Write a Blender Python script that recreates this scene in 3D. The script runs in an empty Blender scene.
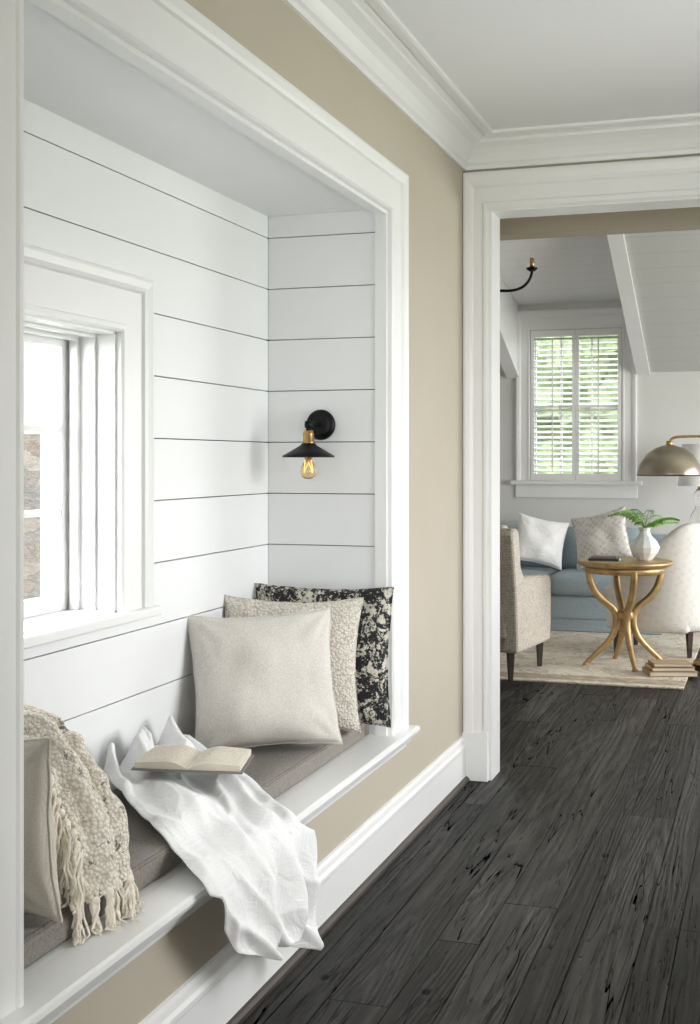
import bpy, bmesh, math, random
from mathutils import Vector, Matrix, noise
random.seed(4)
S=bpy.context.scene
COL=S.collection
try:
    S.view_settings.view_transform='Standard'
except Exception: pass

# ---------------------------------------------------------------- materials
def nt(name):
    m=bpy.data.materials.new(name); m.use_nodes=True
    t=m.node_tree; b=t.nodes['Principled BSDF']
    return m,t,b
def N(t,typ,**kw):
    n=t.nodes.new(typ)
    for k,v in kw.items(): setattr(n,k,v)
    return n
def coords(t,scale=(1,1,1),rot=(0,0,0)):
    tc=N(t,'ShaderNodeTexCoord'); mp=N(t,'ShaderNodeMapping')
    mp.inputs['Scale'].default_value=scale; mp.inputs['Rotation'].default_value=rot
    t.links.new(tc.outputs['Object'],mp.inputs['Vector']); return mp.outputs['Vector']
def noisetex(t,vec,scale,detail=3,rough=.5,dist=0):
    n=N(t,'ShaderNodeTexNoise'); n.inputs['Scale'].default_value=scale; n.inputs['Detail'].default_value=detail
    n.inputs['Roughness'].default_value=rough; n.inputs['Distortion'].default_value=dist
    t.links.new(vec,n.inputs['Vector']); return n.outputs['Fac']
def ramp(t,fac,stops,interp='LINEAR'):
    r=N(t,'ShaderNodeValToRGB'); r.color_ramp.interpolation=interp
    e=r.color_ramp.elements
    while len(e)<len(stops): e.new(.5)
    for i,(p,c) in enumerate(stops):
        e[i].position=p; e[i].color=(c[0],c[1],c[2],1) if not isinstance(c,(int,float)) else (c,c,c,1)
    t.links.new(fac,r.inputs['Fac']); return r.outputs['Color']
def bump(t,b,h,strength,dist=.002,prev=None):
    n=N(t,'ShaderNodeBump'); n.inputs['Strength'].default_value=strength; n.inputs['Distance'].default_value=dist
    t.links.new(h,n.inputs['Height'])
    if prev is not None: t.links.new(prev,n.inputs['Normal'])
    t.links.new(n.outputs['Normal'],b.inputs['Normal']); return n.outputs['Normal']
def mathn(t,op,a,b=None,c=None):
    n=N(t,'ShaderNodeMath',operation=op)
    for i,x in enumerate((a,b,c)):
        if x is None: continue
        if isinstance(x,(int,float)): n.inputs[i].default_value=x
        else: t.links.new(x,n.inputs[i])
    return n.outputs[0]
def mul(c,k): return tuple(min(1,x*k) for x in c)
def mat(name,col,rough=.5,metal=0,var=(6,.04),bmp=(60,.1,.001),scale=(1,1,1),sheen=0):
    m,t,b=nt(name); v=coords(t,scale)
    f=noisetex(t,v,var[0],4)
    c=ramp(t,f,[(.3,mul(col,1-var[1])),(.7,mul(col,1+var[1]))])
    t.links.new(c,b.inputs['Base Color'])
    b.inputs['Roughness'].default_value=rough; b.inputs['Metallic'].default_value=metal
    if sheen: b.inputs['Sheen Weight'].default_value=sheen
    if bmp:
        h=noisetex(t,v,bmp[0],3); bump(t,b,h,bmp[1],bmp[2])
    return m
def weave(name,c1,c2,scale=220,strength=.6,rough=.9,mottle=30,dist=.002,crease=0):
    m,t,b=nt(name); v=coords(t)
    a=N(t,'ShaderNodeTexWave',bands_direction='X'); a.inputs['Scale'].default_value=scale/6; a.inputs['Distortion'].default_value=1.5
    c=N(t,'ShaderNodeTexWave',bands_direction='Z'); c.inputs['Scale'].default_value=scale/6; c.inputs['Distortion'].default_value=1.5
    t.links.new(v,a.inputs['Vector']); t.links.new(v,c.inputs['Vector'])
    s=mathn(t,'ADD',a.outputs['Fac'],c.outputs['Fac'])
    nf=noisetex(t,v,mottle,6,.7)
    m2=mathn(t,'MULTIPLY_ADD',s,.18,nf)
    col=ramp(t,m2,[(.42,c1),(.88,c2)]); t.links.new(col,b.inputs['Base Color'])
    b.inputs['Roughness'].default_value=rough; b.inputs['Sheen Weight'].default_value=.1
    pr=None
    if crease: pr=bump(t,b,noisetex(t,v,16,3,.5,1.5),crease,.02)
    bump(t,b,m2,strength,dist,pr); return m

M_trim=mat('white_trim_paint',(.82,.822,.815),.32,bmp=(25,.04,.001),var=(3,.015))
M_ship=mat('white_shiplap_paint',(.80,.81,.815),.42,bmp=(18,.08,.001),var=(2,.02))
M_gap=mat('shadow_gap',(.07,.07,.075),.9)
M_wall=mat('greige_wall_paint',(.485,.435,.35),.75,bmp=(250,.08,.0006),var=(3,.02))
M_ceil=mat('ceiling_paint',(.84,.85,.86),.85,bmp=(200,.05,.0005),var=(2,.01))
M_lwall=mat('pale_wall_paint',(.68,.675,.655),.8,bmp=(200,.05,.0005),var=(2,.02))
M_black=mat('blackened_metal',(.012,.012,.014),.38,.7,bmp=(90,.08,.0008))
M_brass=mat('aged_brass',(.46,.30,.12),.3,1,bmp=(60,.08,.0008),var=(20,.15))
M_gold=mat('antique_gold_leaf',(.44,.30,.14),.42,.6,bmp=(40,.15,.001),var=(18,.25))
M_nickel=mat('brushed_bronze_shade',(.42,.37,.30),.3,1,bmp=(60,.05,.0008))
M_dark=mat('dark_espresso_wood',(.03,.02,.015),.35,var=(12,.3),scale=(1,1,.2))
M_linen=weave('cream_linen',(.48,.45,.40),(.77,.74,.685),scale=700,strength=.6,mottle=240,dist=.002)
M_greylinen=weave('greige_linen',(.50,.46,.39),(.68,.64,.56),scale=700,strength=.35,mottle=300,dist=.0012)
M_camel=weave('camel_linen',(.46,.36,.25),(.58,.48,.36),scale=700,strength=.35,mottle=200,dist=.0012)
M_tweed=weave('bench_tweed',(.075,.065,.055),(.27,.245,.215),scale=700,strength=.5,mottle=200,dist=.0015)
M_blue=weave('blue_grey_linen',(.245,.305,.34),(.33,.39,.42),scale=300,strength=.2,mottle=60)
M_bluelt=weave('pale_blue_linen',(.42,.47,.50),(.54,.59,.62),scale=300,strength=.2,mottle=60)
M_wht=weave('white_cotton',(.80,.80,.80),(.86,.86,.86),scale=300,strength=.12,mottle=120,dist=.0006,crease=.35)
M_basket=weave('taupe_basketweave',(.24,.20,.16),(.62,.57,.50),scale=190,strength=.5,mottle=70,dist=.004)

def knit_mat():
    m,t,b=nt('woven_knit_cream'); v=coords(t)
    vo=N(t,'ShaderNodeTexVoronoi'); vo.inputs['Scale'].default_value=120; vo.inputs['Randomness'].default_value=.85
    t.links.new(v,vo.inputs['Vector'])
    c=ramp(t,vo.outputs['Distance'],[(0.1,(.80,.76,.69)),(.75,(.50,.46,.39))]); t.links.new(c,b.inputs['Base Color'])
    b.inputs['Roughness'].default_value=.95; bump(t,b,mathn(t,'SUBTRACT',1,vo.outputs['Distance']),1,.005); return m
M_knit=knit_mat()
def black_pat():
    m,t,b=nt('black_cream_ikat'); v=coords(t)
    f=noisetex(t,v,22,7,.76,.9)
    g=noisetex(t,v,120,3,.6,.3)
    f2=mathn(t,'ADD',f,mathn(t,'MULTIPLY',mathn(t,'SUBTRACT',g,.5),.40))
    c=ramp(t,f2,[(.47,(.012,.012,.014)),(.505,(.03,.03,.03)),(.525,(.44,.42,.36)),(.62,(.62,.59,.51))]); t.links.new(c,b.inputs['Base Color'])
    b.inputs['Roughness'].default_value=.9; bump(t,b,noisetex(t,v,300,2),.3,.001); return m
M_bpat=black_pat()
def pat_light(name,a,bcol,sc):
    m,t,b=nt(name); v=coords(t,rot=(0,.78,0.3))
    w=N(t,'ShaderNodeTexVoronoi'); w.distance='MANHATTAN'; w.inputs['Scale'].default_value=sc; w.inputs['Randomness'].default_value=.2
    t.links.new(v,w.inputs['Vector'])
    c=ramp(t,w.outputs['Distance'],[(.25,a),(.40,bcol),(.52,bcol),(.62,a)]); t.links.new(c,b.inputs['Base Color'])
    b.inputs['Roughness'].default_value=.9; return m
M_patpil=pat_light('taupe_print_linen',(.68,.65,.61),(.48,.45,.41),26)
M_patchair=pat_light('cream_trellis_fabric',(.73,.71,.67),(.67,.645,.60),24)
def chunky():
    m,t,b=nt('chunky_knit_speckled'); v=coords(t)
    w=N(t,'ShaderNodeTexVoronoi'); w.inputs['Scale'].default_value=125; w.inputs['Randomness'].default_value=.9
    t.links.new(v,w.inputs['Vector'])
    base=ramp(t,w.outputs['Distance'],[(.15,(.94,.89,.80)),(.8,(.62,.56,.47))])
    f=noisetex(t,coords(t,(1,.5,1)),40,5,.75,.5); mk=ramp(t,f,[(.585,0.0),(.62,.85)])
    mx=N(t,'ShaderNodeMixRGB'); t.links.new(mk,mx.inputs['Fac']); t.links.new(base,mx.inputs['Color1']); mx.inputs['Color2'].default_value=(.08,.07,.065,1)
    t.links.new(mx.outputs['Color'],b.inputs['Base Color']); b.inputs['Roughness'].default_value=1
    bump(t,b,mathn(t,'SUBTRACT',1,w.outputs['Distance']),.9,.006); return m
M_chunky=chunky()
M_fringe=mat('cream_yarn',(.88,.82,.72),.95,bmp=(300,.6,.002),var=(60,.12))
M_page=mat('book_paper',(.68,.62,.52),.8,bmp=(400,.1,.0005),var=(8,.03))
M_cover=mat('book_cover_cloth',(.20,.19,.18),.7)
M_tan=mat('tan_book_cloth',(.42,.30,.18),.7)
def printed():
    m,t,b=nt('printed_page'); v=coords(t)
    w=N(t,'ShaderNodeTexWave',bands_direction='Y'); w.inputs['Scale'].default_value=45; w.inputs['Distortion'].default_value=0
    t.links.new(v,w.inputs['Vector'])
    f=noisetex(t,v,220,2,.6)
    c=ramp(t,mathn(t,'MULTIPLY',w.outputs['Fac'],f),[(.38,(.70,.64,.54)),(.5,(.36,.32,.27))]); t.links.new(c,b.inputs['Base Color']); b.inputs['Roughness'].default_value=.8
    return m
M_print=printed()
M_leaf=mat('fern_green',(.22,.45,.08),.5,bmp=(80,.2,.001),var=(14,.3))
M_tree=mat('garden_foliage',(.24,.31,.16),.8,bmp=(12,.8,.05),var=(5,.6))
M_ceramic=mat('white_ceramic',(.78,.80,.80),.25,bmp=(30,.03,.001),var=(5,.02))
def glass():
    m,t,b=nt('clear_glass'); b.inputs['Transmission Weight'].default_value=1; b.inputs['Roughness'].default_value=.02
    b.inputs['Base Color'].default_value=(.97,.98,.98,1); b.inputs['IOR'].default_value=1.45
    return m
M_glass=glass()
def pane():
    m=bpy.data.materials.new('window_glass'); m.use_nodes=True; t=m.node_tree; t.nodes.clear()
    o=N(t,'ShaderNodeOutputMaterial'); mix=N(t,'ShaderNodeMixShader'); tr=N(t,'ShaderNodeBsdfTransparent'); gl=N(t,'ShaderNodeBsdfGlossy')
    gl.inputs['Roughness'].default_value=.02; mix.inputs[0].default_value=.06
    t.links.new(tr.outputs[0],mix.inputs[1]); t.links.new(gl.outputs[0],mix.inputs[2]); t.links.new(mix.outputs[0],o.inputs['Surface']); return m
M_pane=pane()
def emis(name,c,s):
    m,t,b=nt(name); b.inputs['Emission Color'].default_value=(*c,1); b.inputs['Emission Strength'].default_value=s; b.inputs['Base Color'].default_value=(*c,1); return m
M_fil=emis('lamp_filament',(1,.55,.2),4)
M_shade=mat('white_lampshade',(.80,.80,.78),.8)
def amber():
    m,t,b=nt('amber_bulb_glass'); b.inputs['Transmission Weight'].default_value=.9; b.inputs['Roughness'].default_value=.03; b.inputs['Base Color'].default_value=(1,.74,.42,1); return m
M_bulb=amber()
def stone():
    m,t,b=nt('fieldstone'); v=coords(t,(1,1,2.3))
    nd=N(t,'ShaderNodeTexNoise'); nd.inputs['Scale'].default_value=9; t.links.new(v,nd.inputs['Vector'])
    vm=N(t,'ShaderNodeVectorMath',operation='MULTIPLY_ADD'); t.links.new(nd.outputs['Color'],vm.inputs[0]); vm.inputs[1].default_value=(.16,.16,.16); t.links.new(v,vm.inputs[2]); vv=vm.outputs[0]
    w=N(t,'ShaderNodeTexVoronoi'); w.inputs['Scale'].default_value=5.5; t.links.new(vv,w.inputs['Vector'])
    e=N(t,'ShaderNodeTexVoronoi',feature='DISTANCE_TO_EDGE'); e.inputs['Scale'].default_value=5.5; t.links.new(vv,e.inputs['Vector'])
    sep=N(t,'ShaderNodeSeparateColor'); t.links.new(w.outputs['Color'],sep.inputs[0])
    c=ramp(t,sep.outputs[0],[(0,(.17,.12,.085)),(.35,(.25,.21,.165)),(.6,(.16,.15,.14)),(.8,(.22,.17,.13)),(1,(.31,.28,.24))])
    f=noisetex(t,v,18,7,.8); c2=ramp(t,f,[(.3,.55),(.7,1.35)])
    mm=N(t,'ShaderNodeMixRGB',blend_type='MULTIPLY'); mm.inputs['Fac'].default_value=1; t.links.new(c,mm.inputs['Color1']); t.links.new(c2,mm.inputs['Color2'])
    k=ramp(t,e.outputs['Distance'],[(.01,.8),(.05,0.0)])
    mx=N(t,'ShaderNodeMixRGB'); t.links.new(k,mx.inputs['Fac']); t.links.new(mm.outputs['Color'],mx.inputs['Color1']); mx.inputs['Color2'].default_value=(.11,.10,.09,1)
    t.links.new(mx.outputs['Color'],b.inputs['Base Color']); b.inputs['Roughness'].default_value=.9
    bump(t,b,f,.7,.03); return m
M_stone=stone()
def boardlines(name,col,axis,pitch):
    m,t,b=nt(name); v=coords(t); sep=N(t,'ShaderNodeSeparateXYZ'); t.links.new(v,sep.inputs[0])
    fr=mathn(t,'FRACT',mathn(t,'DIVIDE',sep.outputs[axis],pitch))
    c=ramp(t,fr,[(0.0,mul(col,.7)),(.03,col)],'LINEAR'); t.links.new(c,b.inputs['Base Color']); b.inputs['Roughness'].default_value=.6
    return m
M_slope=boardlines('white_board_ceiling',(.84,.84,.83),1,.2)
M_slope_shaded=boardlines('shaded_board_slope',(.56,.56,.545),1,.2)  # board ceiling with the slope's shade put into a darker colour
def rugm():
    m,t,b=nt('wool_rug'); v=coords(t); f=noisetex(t,v,5,6,.65,1.5)
    c=ramp(t,f,[(.40,(.62,.56,.46)),(.5,(.72,.67,.59)),(.56,(.44,.36,.27)),(.62,(.70,.64,.55))])
    sep=N(t,'ShaderNodeSeparateXYZ'); t.links.new(v,sep.inputs[0])
    edge=mathn(t,'COMPARE',sep.outputs[1],8.02,.09)
    mx=N(t,'ShaderNodeMixRGB'); t.links.new(mathn(t,'MULTIPLY',edge,mathn(t,'MULTIPLY',noisetex(t,v,14,3,.6),1.3)),mx.inputs['Fac']); t.links.new(c,mx.inputs['Color1']); mx.inputs['Color2'].default_value=(.30,.22,.14,1)
    t.links.new(mx.outputs['Color'],b.inputs['Base Color'])
    b.inputs['Roughness'].default_value=1; bump(t,b,noisetex(t,v,200,2),.5,.003); return m
M_rug=rugm()

def floorm():
    m,t,b=nt('ebony_hewn_planks')
    tc=N(t,'ShaderNodeTexCoord'); at=N(t,'ShaderNodeVertexColor'); at.layer_name='tint'
    sc=N(t,'ShaderNodeVectorMath',operation='SCALE'); t.links.new(at.outputs['Color'],sc.inputs[0]); sc.inputs['Scale'].default_value=13
    ad=N(t,'ShaderNodeVectorMath',operation='ADD'); t.links.new(tc.outputs['Object'],ad.inputs[0]); t.links.new(sc.outputs[0],ad.inputs[1])
    def mp(s):
        n=N(t,'ShaderNodeMapping'); n.inputs['Scale'].default_value=s; t.links.new(ad.outputs[0],n.inputs['Vector']); return n.outputs['Vector']
    fine=noisetex(t,mp((120,5,1)),1.0,5,.75,.2)
    mid=noisetex(t,mp((34,1.6,1)),1.0,7,.72,.5)
    low=noisetex(t,mp((5.5,.36,1)),1.0,1.5,.4,.15)
    ring=mathn(t,'MULTIPLY_ADD',mathn(t,'SINE',mathn(t,'ADD',mathn(t,'MULTIPLY',low,120),mathn(t,'MULTIPLY',mid,6))),.5,.5)
    blot=noisetex(t,mp((9,1.3,1)),1.0,4,.6,.4)
    # fine checks along the grain
    cn=noisetex(t,mp((16,.7,1)),1.0,3,.5,.35)
    pm=ramp(t,noisetex(t,mp((4,.9,1)),1.0,2,.5,0),[(.47,0.0),(.57,1.0)])
    lc=ramp(t,mathn(t,'ABSOLUTE',mathn(t,'SUBTRACT',cn,.5)),[(.004,1.0),(.013,0.0)])
    crack=mathn(t,'MULTIPLY',lc,pm)
    cn2=noisetex(t,mp((40,1.1,1)),1.0,3,.55,.3)
    lc2=ramp(t,mathn(t,'ABSOLUTE',mathn(t,'SUBTRACT',cn2,.48)),[(.006,1.0),(.024,0.0)])
    crack2=mathn(t,'MULTIPLY',lc2,.75)
    kv=N(t,'ShaderNodeTexVoronoi'); kv.inputs['Scale'].default_value=1.0; t.links.new(mp((5.0,2.6,.01)),kv.inputs['Vector'])
    kn=mathn(t,'ADD',kv.outputs['Distance'],mathn(t,'MULTIPLY',mid,.12))
    knot=ramp(t,kn,[(.10,1.0),(.15,0.0)])
    dark=mathn(t,'MAXIMUM',mathn(t,'MAXIMUM',crack,crack2),mathn(t,'MULTIPLY',knot,.85))
    ncrack=mathn(t,'SUBTRACT',1,dark)
    sepc=N(t,'ShaderNodeSeparateColor'); t.links.new(at.outputs['Color'],sepc.inputs[0])
    h=mathn(t,'ADD',mathn(t,'MULTIPLY',ring,.20),mathn(t,'ADD',mathn(t,'MULTIPLY',mid,.50),mathn(t,'MULTIPLY',fine,.36)))
    cv=mathn(t,'ADD',mathn(t,'ADD',h,mathn(t,'MULTIPLY',mathn(t,'SUBTRACT',blot,.5),.50)),mathn(t,'MULTIPLY',mathn(t,'SUBTRACT',sepc.outputs[2],.5),.30))
    col=ramp(t,cv,[(.36,(.0018,.0015,.0014)),(.52,(.0065,.0052,.0046)),(.68,(.020,.0165,.0145)),(.86,(.072,.060,.052))])
    mx=N(t,'ShaderNodeMixRGB',blend_type='MULTIPLY'); mx.inputs['Fac'].default_value=1
    t.links.new(col,mx.inputs['Color1']); t.links.new(ncrack,mx.inputs['Color2']); t.links.new(mx.outputs['Color'],b.inputs['Base Color'])
    rr=ramp(t,cv,[(.36,.48),(.82,.27)]); t.links.new(rr,b.inputs['Roughness'])
    t.links.new(mathn(t,'MULTIPLY',ncrack,mathn(t,'MULTIPLY_ADD',sepc.outputs[0],.14,.24)),b.inputs['Specular IOR Level'])
    n1=bump(t,b,blot,.5,.014)
    n2=bump(t,b,h,1.0,.0085,n1)
    bump(t,b,ncrack,.8,.005,n2)
    return m
M_floor=floorm()

# ---------------------------------------------------------------- geometry helpers
def empty(name,loc=(0,0,0),rz=0):
    e=bpy.data.objects.new(name,None); e.location=loc; e.rotation_euler=(0,0,rz); COL.objects.link(e); return e
def mkobj(name,me,m=None,parent=None,smooth=False):
    o=bpy.data.objects.new(name,me); COL.objects.link(o)
    if m: me.materials.append(m)
    if parent: o.parent=parent
    if smooth:
        for p in me.polygons: p.use_smooth=True
    return o
def frombm(name,bm,m=None,parent=None,smooth=False):
    me=bpy.data.meshes.new(name); bmesh.ops.recalc_face_normals(bm,faces=bm.faces); bm.to_mesh(me); bm.free()
    return mkobj(name,me,m,parent,smooth)
def bevel(o,w,seg=3):
    md=o.modifiers.new('bevel','BEVEL'); md.width=w; md.segments=seg; md.limit_method='ANGLE'; md.angle_limit=math.radians(40)
    return o
def addbox(bm,x0,x1,y0,y1,z0,z1):
    v=[bm.verts.new((x,y,z)) for x in (x0,x1) for y in (y0,y1) for z in (z0,z1)]
    for f in ((0,1,3,2),(4,6,7,5),(0,4,5,1),(2,3,7,6),(0,2,6,4),(1,5,7,3)):
        bm.faces.new([v[i] for i in f])
def boxes(name,lst,m,bev=0,parent=None,seg=2):
    bm=bmesh.new()
    for b in lst: addbox(bm,*b)
    o=frombm(name,bm,m,parent)
    if bev: bevel(o,bev,seg)
    return o
def box(name,x0,x1,y0,y1,z0,z1,m,bev=0,parent=None,seg=2):
    return boxes(name,[(x0,x1,y0,y1,z0,z1)],m,bev,parent,seg)
def sweep(name,pts,dirs,Nv,prof,m,parent=None,closed=False):
    bm=bmesh.new(); rings=[]
    for p,d in zip(pts,dirs):
        rings.append([bm.verts.new(Vector(p)+Vector(d)*a+Vector(Nv)*b) for a,b in prof])
    k=len(prof); n=len(pts)
    for i in range(n if closed else n-1):
        r,s=rings[i],rings[(i+1)%n]
        for j in range(k): bm.faces.new((r[j],r[(j+1)%k],s[(j+1)%k],s[j]))
    if not closed:
        bm.faces.new(rings[0]); bm.faces.new(rings[-1])
    return frombm(name,bm,m,parent)
def lathe(name,prof,m,loc=(0,0,0),seg=48,parent=None,smooth=True,axis='Z'):
    bm=bmesh.new(); rings=[]
    for r,z in prof:
        if r<1e-5: rings.append([bm.verts.new((0,0,z))])
        else: rings.append([bm.verts.new((r*math.cos(2*math.pi*i/seg),r*math.sin(2*math.pi*i/seg),z)) for i in range(seg)])
    for a,b in zip(rings,rings[1:]):
        for i in range(seg):
            j=(i+1)%seg
            if len(a)==1 and len(b)==1: continue
            if len(a)==1: bm.faces.new((a[0],b[i],b[j]))
            elif len(b)==1: bm.faces.new((a[i],a[j],b[0]))
            else: bm.faces.new((a[i],a[j],b[j],b[i]))
    if axis=='Y': bmesh.ops.rotate(bm,verts=bm.verts,matrix=Matrix.Rotation(math.radians(90),3,'X'))
    o=frombm(name,bm,m,parent,smooth); o.location=loc
    return o
def tube(name,pts,r,m,parent=None,radii=None,cyc=False,smooth=True,res=5):
    cu=bpy.data.curves.new(name,'CURVE'); cu.dimensions='3D'; cu.bevel_depth=r; cu.bevel_resolution=res; cu.use_fill_caps=True
    s=cu.splines.new('NURBS' if smooth else 'POLY'); s.points.add(len(pts)-1)
    for i,p in enumerate(pts):
        s.points[i].co=(*p,1); s.points[i].radius=radii[i] if radii else 1
    s.use_cyclic_u=cyc
    if smooth: s.use_endpoint_u=True; s.order_u=min(4,len(pts)); s.resolution_u=8
    o=bpy.data.objects.new(name+'_c',cu); COL.objects.link(o)
    dg=bpy.context.evaluated_depsgraph_get(); dg.update()
    me=bpy.data.meshes.new_from_object(o.evaluated_get(dg)); bpy.data.objects.remove(o); me.name=name
    return mkobj(name,me,m,parent,True)
def strand(bm,pts,r,seg=5):
    rings=[]
    for i,p in enumerate(pts):
        d=(pts[min(i+1,len(pts)-1)]-pts[max(i-1,0)]).normalized()
        a=d.cross(Vector((0,1,.01))).normalized() if abs(d.y)<.95 else d.cross(Vector((1,0,0))).normalized()
        b=d.cross(a); k=r*(1-.25*i/len(pts))
        rings.append([bm.verts.new(p+a*k*math.cos(2*math.pi*q/seg)+b*k*math.sin(2*math.pi*q/seg)) for q in range(seg)])
    for x,y in zip(rings,rings[1:]):
        for q in range(seg): bm.faces.new((x[q],x[(q+1)%seg],y[(q+1)%seg],y[q]))
    bm.faces.new(rings[-1])
def extr(name,poly,plane,a,b,m,bev=.0,parent=None,seg=3,smooth=False):
    bm=bmesh.new()
    def P(u,v,w): return {'YZ':(w,u,v),'XZ':(u,w,v),'XY':(u,v,w)}[plane]
    A=[bm.verts.new(P(u,v,a)) for u,v in poly]; B=[bm.verts.new(P(u,v,b)) for u,v in poly]
    bm.faces.new(A); bm.faces.new(B)
    for i in range(len(poly)):
        j=(i+1)%len(poly); bm.faces.new((A[i],A[j],B[j],B[i]))
    o=frombm(name,bm,m,parent,smooth)
    if bev: bevel(o,bev,seg)
    return o
def cush(name,x0,x1,y0,y1,z0,z1,m,r=.04,bulge=.02,parent=None,n=10):
    bm=bmesh.new(); bmesh.ops.create_cube(bm,size=2); bmesh.ops.subdivide_edges(bm,edges=bm.edges,cuts=n,use_grid_fill=True)
    cx,cy,cz=(x0+x1)/2,(y0+y1)/2,(z0+z1)/2; hx,hy,hz=(x1-x0)/2,(y1-y0)/2,(z1-z0)/2
    for v in bm.verts:
        u=v.co.copy(); p=Vector((u.x*hx,u.y*hy,u.z*hz))
        q=Vector((max(-hx+r,min(hx-r,p.x)),max(-hy+r,min(hy-r,p.y)),max(-hz+r,min(hz-r,p.z))))
        d=p-q
        if d.length>1e-6: p=q+d.normalized()*min(r,d.length)
        p.z+= (1 if u.z>0 else -1)*bulge*(1-u.x**2)*(1-u.y**2)*abs(u.z)
        p.y+= u.y*bulge*.5*(1-u.x**2)*(1-u.z**2)
        v.co=p+Vector((cx,cy,cz))
    return frombm(name,bm,m,parent,True)
def pillow(name,x,y,z0,w,h,t,yaw,tilt,m,seed=0,n=44,roll=0,pinch=.10,rum=1.0):
    bm=bmesh.new(); vs={}
    for sd in (1,-1):
        for i in range(n+1):
            for j in range(n+1):
                u=-1+2*i/n; v=-1+2*j/n
                u2=math.sin(u*math.pi/2)*.5+u*.5; v2=math.sin(v*math.pi/2)*.5+v*.5
                edge=(i in(0,n) or j in(0,n))
                if edge and sd==-1: vs[(sd,i,j)]=vs[(1,i,j)]; continue
                px=w/2*u2*(1-pinch*(1-v2*v2)+.016*noise.noise(Vector((v2*3,seed,u))));
                pz=h/2*v2*(1-pinch*(1-u2*u2)+.016*noise.noise(Vector((u2*3,seed+9,v))))
                th=max(0,(1-u2*u2)*(1-v2*v2))**.42
                wr=noise.noise(Vector((u2*1.4+seed*7,v2*1.4,sd*3+seed)))*.022+noise.noise(Vector((u2*4+seed,v2*2.2,sd+seed)))*.006*(abs(u2)+abs(v2))
                cr=0
                for cu in (-1,1):
                    for cv in (-1,1):
                        dx,dz=u2-cu,v2-cv; rr=math.hypot(dx,dz); an=math.atan2(dz,dx)
                        cr+=.006*math.sin(an*10+seed+cu*2+cv)*math.exp(-((rr-.36)/.26)**2)
                py=-sd*(t/2*th*(1-.16*v2))-sd*(wr+cr)*th*rum
                py+= noise.noise(Vector((u2+seed,v2,seed*3.3)))*.012
                vs[(sd,i,j)]=bm.verts.new((px,py,pz))
    for sd in (1,-1):
        for i in range(n):
            for j in range(n):
                q=[vs[(sd,i,j)],vs[(sd,i+1,j)],vs[(sd,i+1,j+1)],vs[(sd,i,j+1)]]
                try: bm.faces.new(q)
                except ValueError: pass
    ed=[vs[(1,i,0)].co.copy() for i in range(n)]+[vs[(1,n,j)].co.copy() for j in range(n)]+[vs[(1,n-i,n)].co.copy() for i in range(n)]+[vs[(1,0,n-j)].co.copy() for j in range(n+1)]
    strand(bm,ed,.0035,5)
    o=frombm(name,bm,m,None,True)
    o.rotation_euler=(tilt,roll,yaw)
    R=o.rotation_euler.to_matrix(); mz=min((R@v.co).z for v in o.data.vertices)
    o.location=(x,y,z0-mz)
    return o

# ---------------------------------------------------------------- room shell
WX=-1.26; H=2.74; EY=5.39; NB=-1.70; NY0=1.94; NY1=4.24; NZ=2.235; SZ=.42
RX=.85; BY=-2.6
OX0,OX1,OZ=-1.152,.55,2.44
def planks(name,xa,xb,ya,yb):
    bm=bmesh.new(); lay=bm.loops.layers.color.new('tint'); x=xa; random.seed(11)
    while x<xb-.01:
        w=random.choice([.10,.125,.14,.165]); x1=min(x+w,xb); y=ya-random.random()*3.0
        while y<yb:
            L=random.uniform(1.6,3.8); y0=max(y,ya); y1=min(y+L,yb); y+=L
            if y1-y0<.05: continue
            c=(random.random(),random.random(),random.random(),1); g=.0012; e=.0012; zt=random.uniform(-.0010,.0004)
            rs=[]
            for (q,z) in ((g,-.02),(g,zt-.0012),(g+e,zt)):
                rs.append([bm.verts.new(p) for p in ((x+q,y0+q*.6,z),(x1-q,y0+q*.6,z),(x1-q,y1-q*.6,z),(x+q,y1-q*.6,z))])
            fs=[]
            for a,b in zip(rs,rs[1:]):
                for i in range(4): fs.append(bm.faces.new((a[i],a[(i+1)%4],b[(i+1)%4],b[i])))
            fs.append(bm.faces.new(rs[-1]))
            for f in fs:
                for l in f.loops: l[lay]=c
        x=x1
    return frombm(name,bm,M_floor)
planks('floor',-4.0,2.6,BY,11.2)
M_sub=mat('subfloor_black',(.004,.004,.004),.9)
boxes('floor_substrate',[(WX-.6,2.7,BY-.1,5.5,-.12,-.018),(-2.15,2.7,5.5,6.1,-.12,-.018),(-4.1,2.7,6.1,11.3,-.12,-.018)],M_sub)

boxes('wall_left',[(WX-.03,WX,BY,NY0,0,H),(WX-.03,WX,NY1,EY,0,H),(WX-.03,WX,NY0,NY1,NZ,H),(WX-.03,WX,NY0,NY1,0,SZ-.045)],M_wall)
HY0,HY1=2.9,4.4
box('wall_right',RX,RX+.1,HY1,EY,0,H,M_wall)
boxes('wall_right_near',[(RX,RX+.1,BY,HY0,0,H),(RX,RX+.1,HY0,HY1,0,.7),(RX,RX+.1,HY0,HY1,2.2,H)],M_wall)
boxes('wall_back',[(WX,RX,BY-.1,BY,0,.5),(WX,RX,BY-.1,BY,2.3,H),(WX,WX+.35,BY-.1,BY,.5,2.3),(RX-.35,RX,BY-.1,BY,.5,2.3)],M_wall)
boxes('wall_end',[(WX-.03,OX0,EY,EY+.16,0,H),(OX1,RX+.1,EY,EY+.16,0,H),(OX0,OX1,EY,EY+.16,OZ,H)],M_wall)
box('ceiling',WX-.03,RX+.1,BY-.1,EY+.16,H,H+.1,M_ceil)
WY0,WY1,WZ0,WZ1=2.36,3.12,.955,1.725
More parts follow.
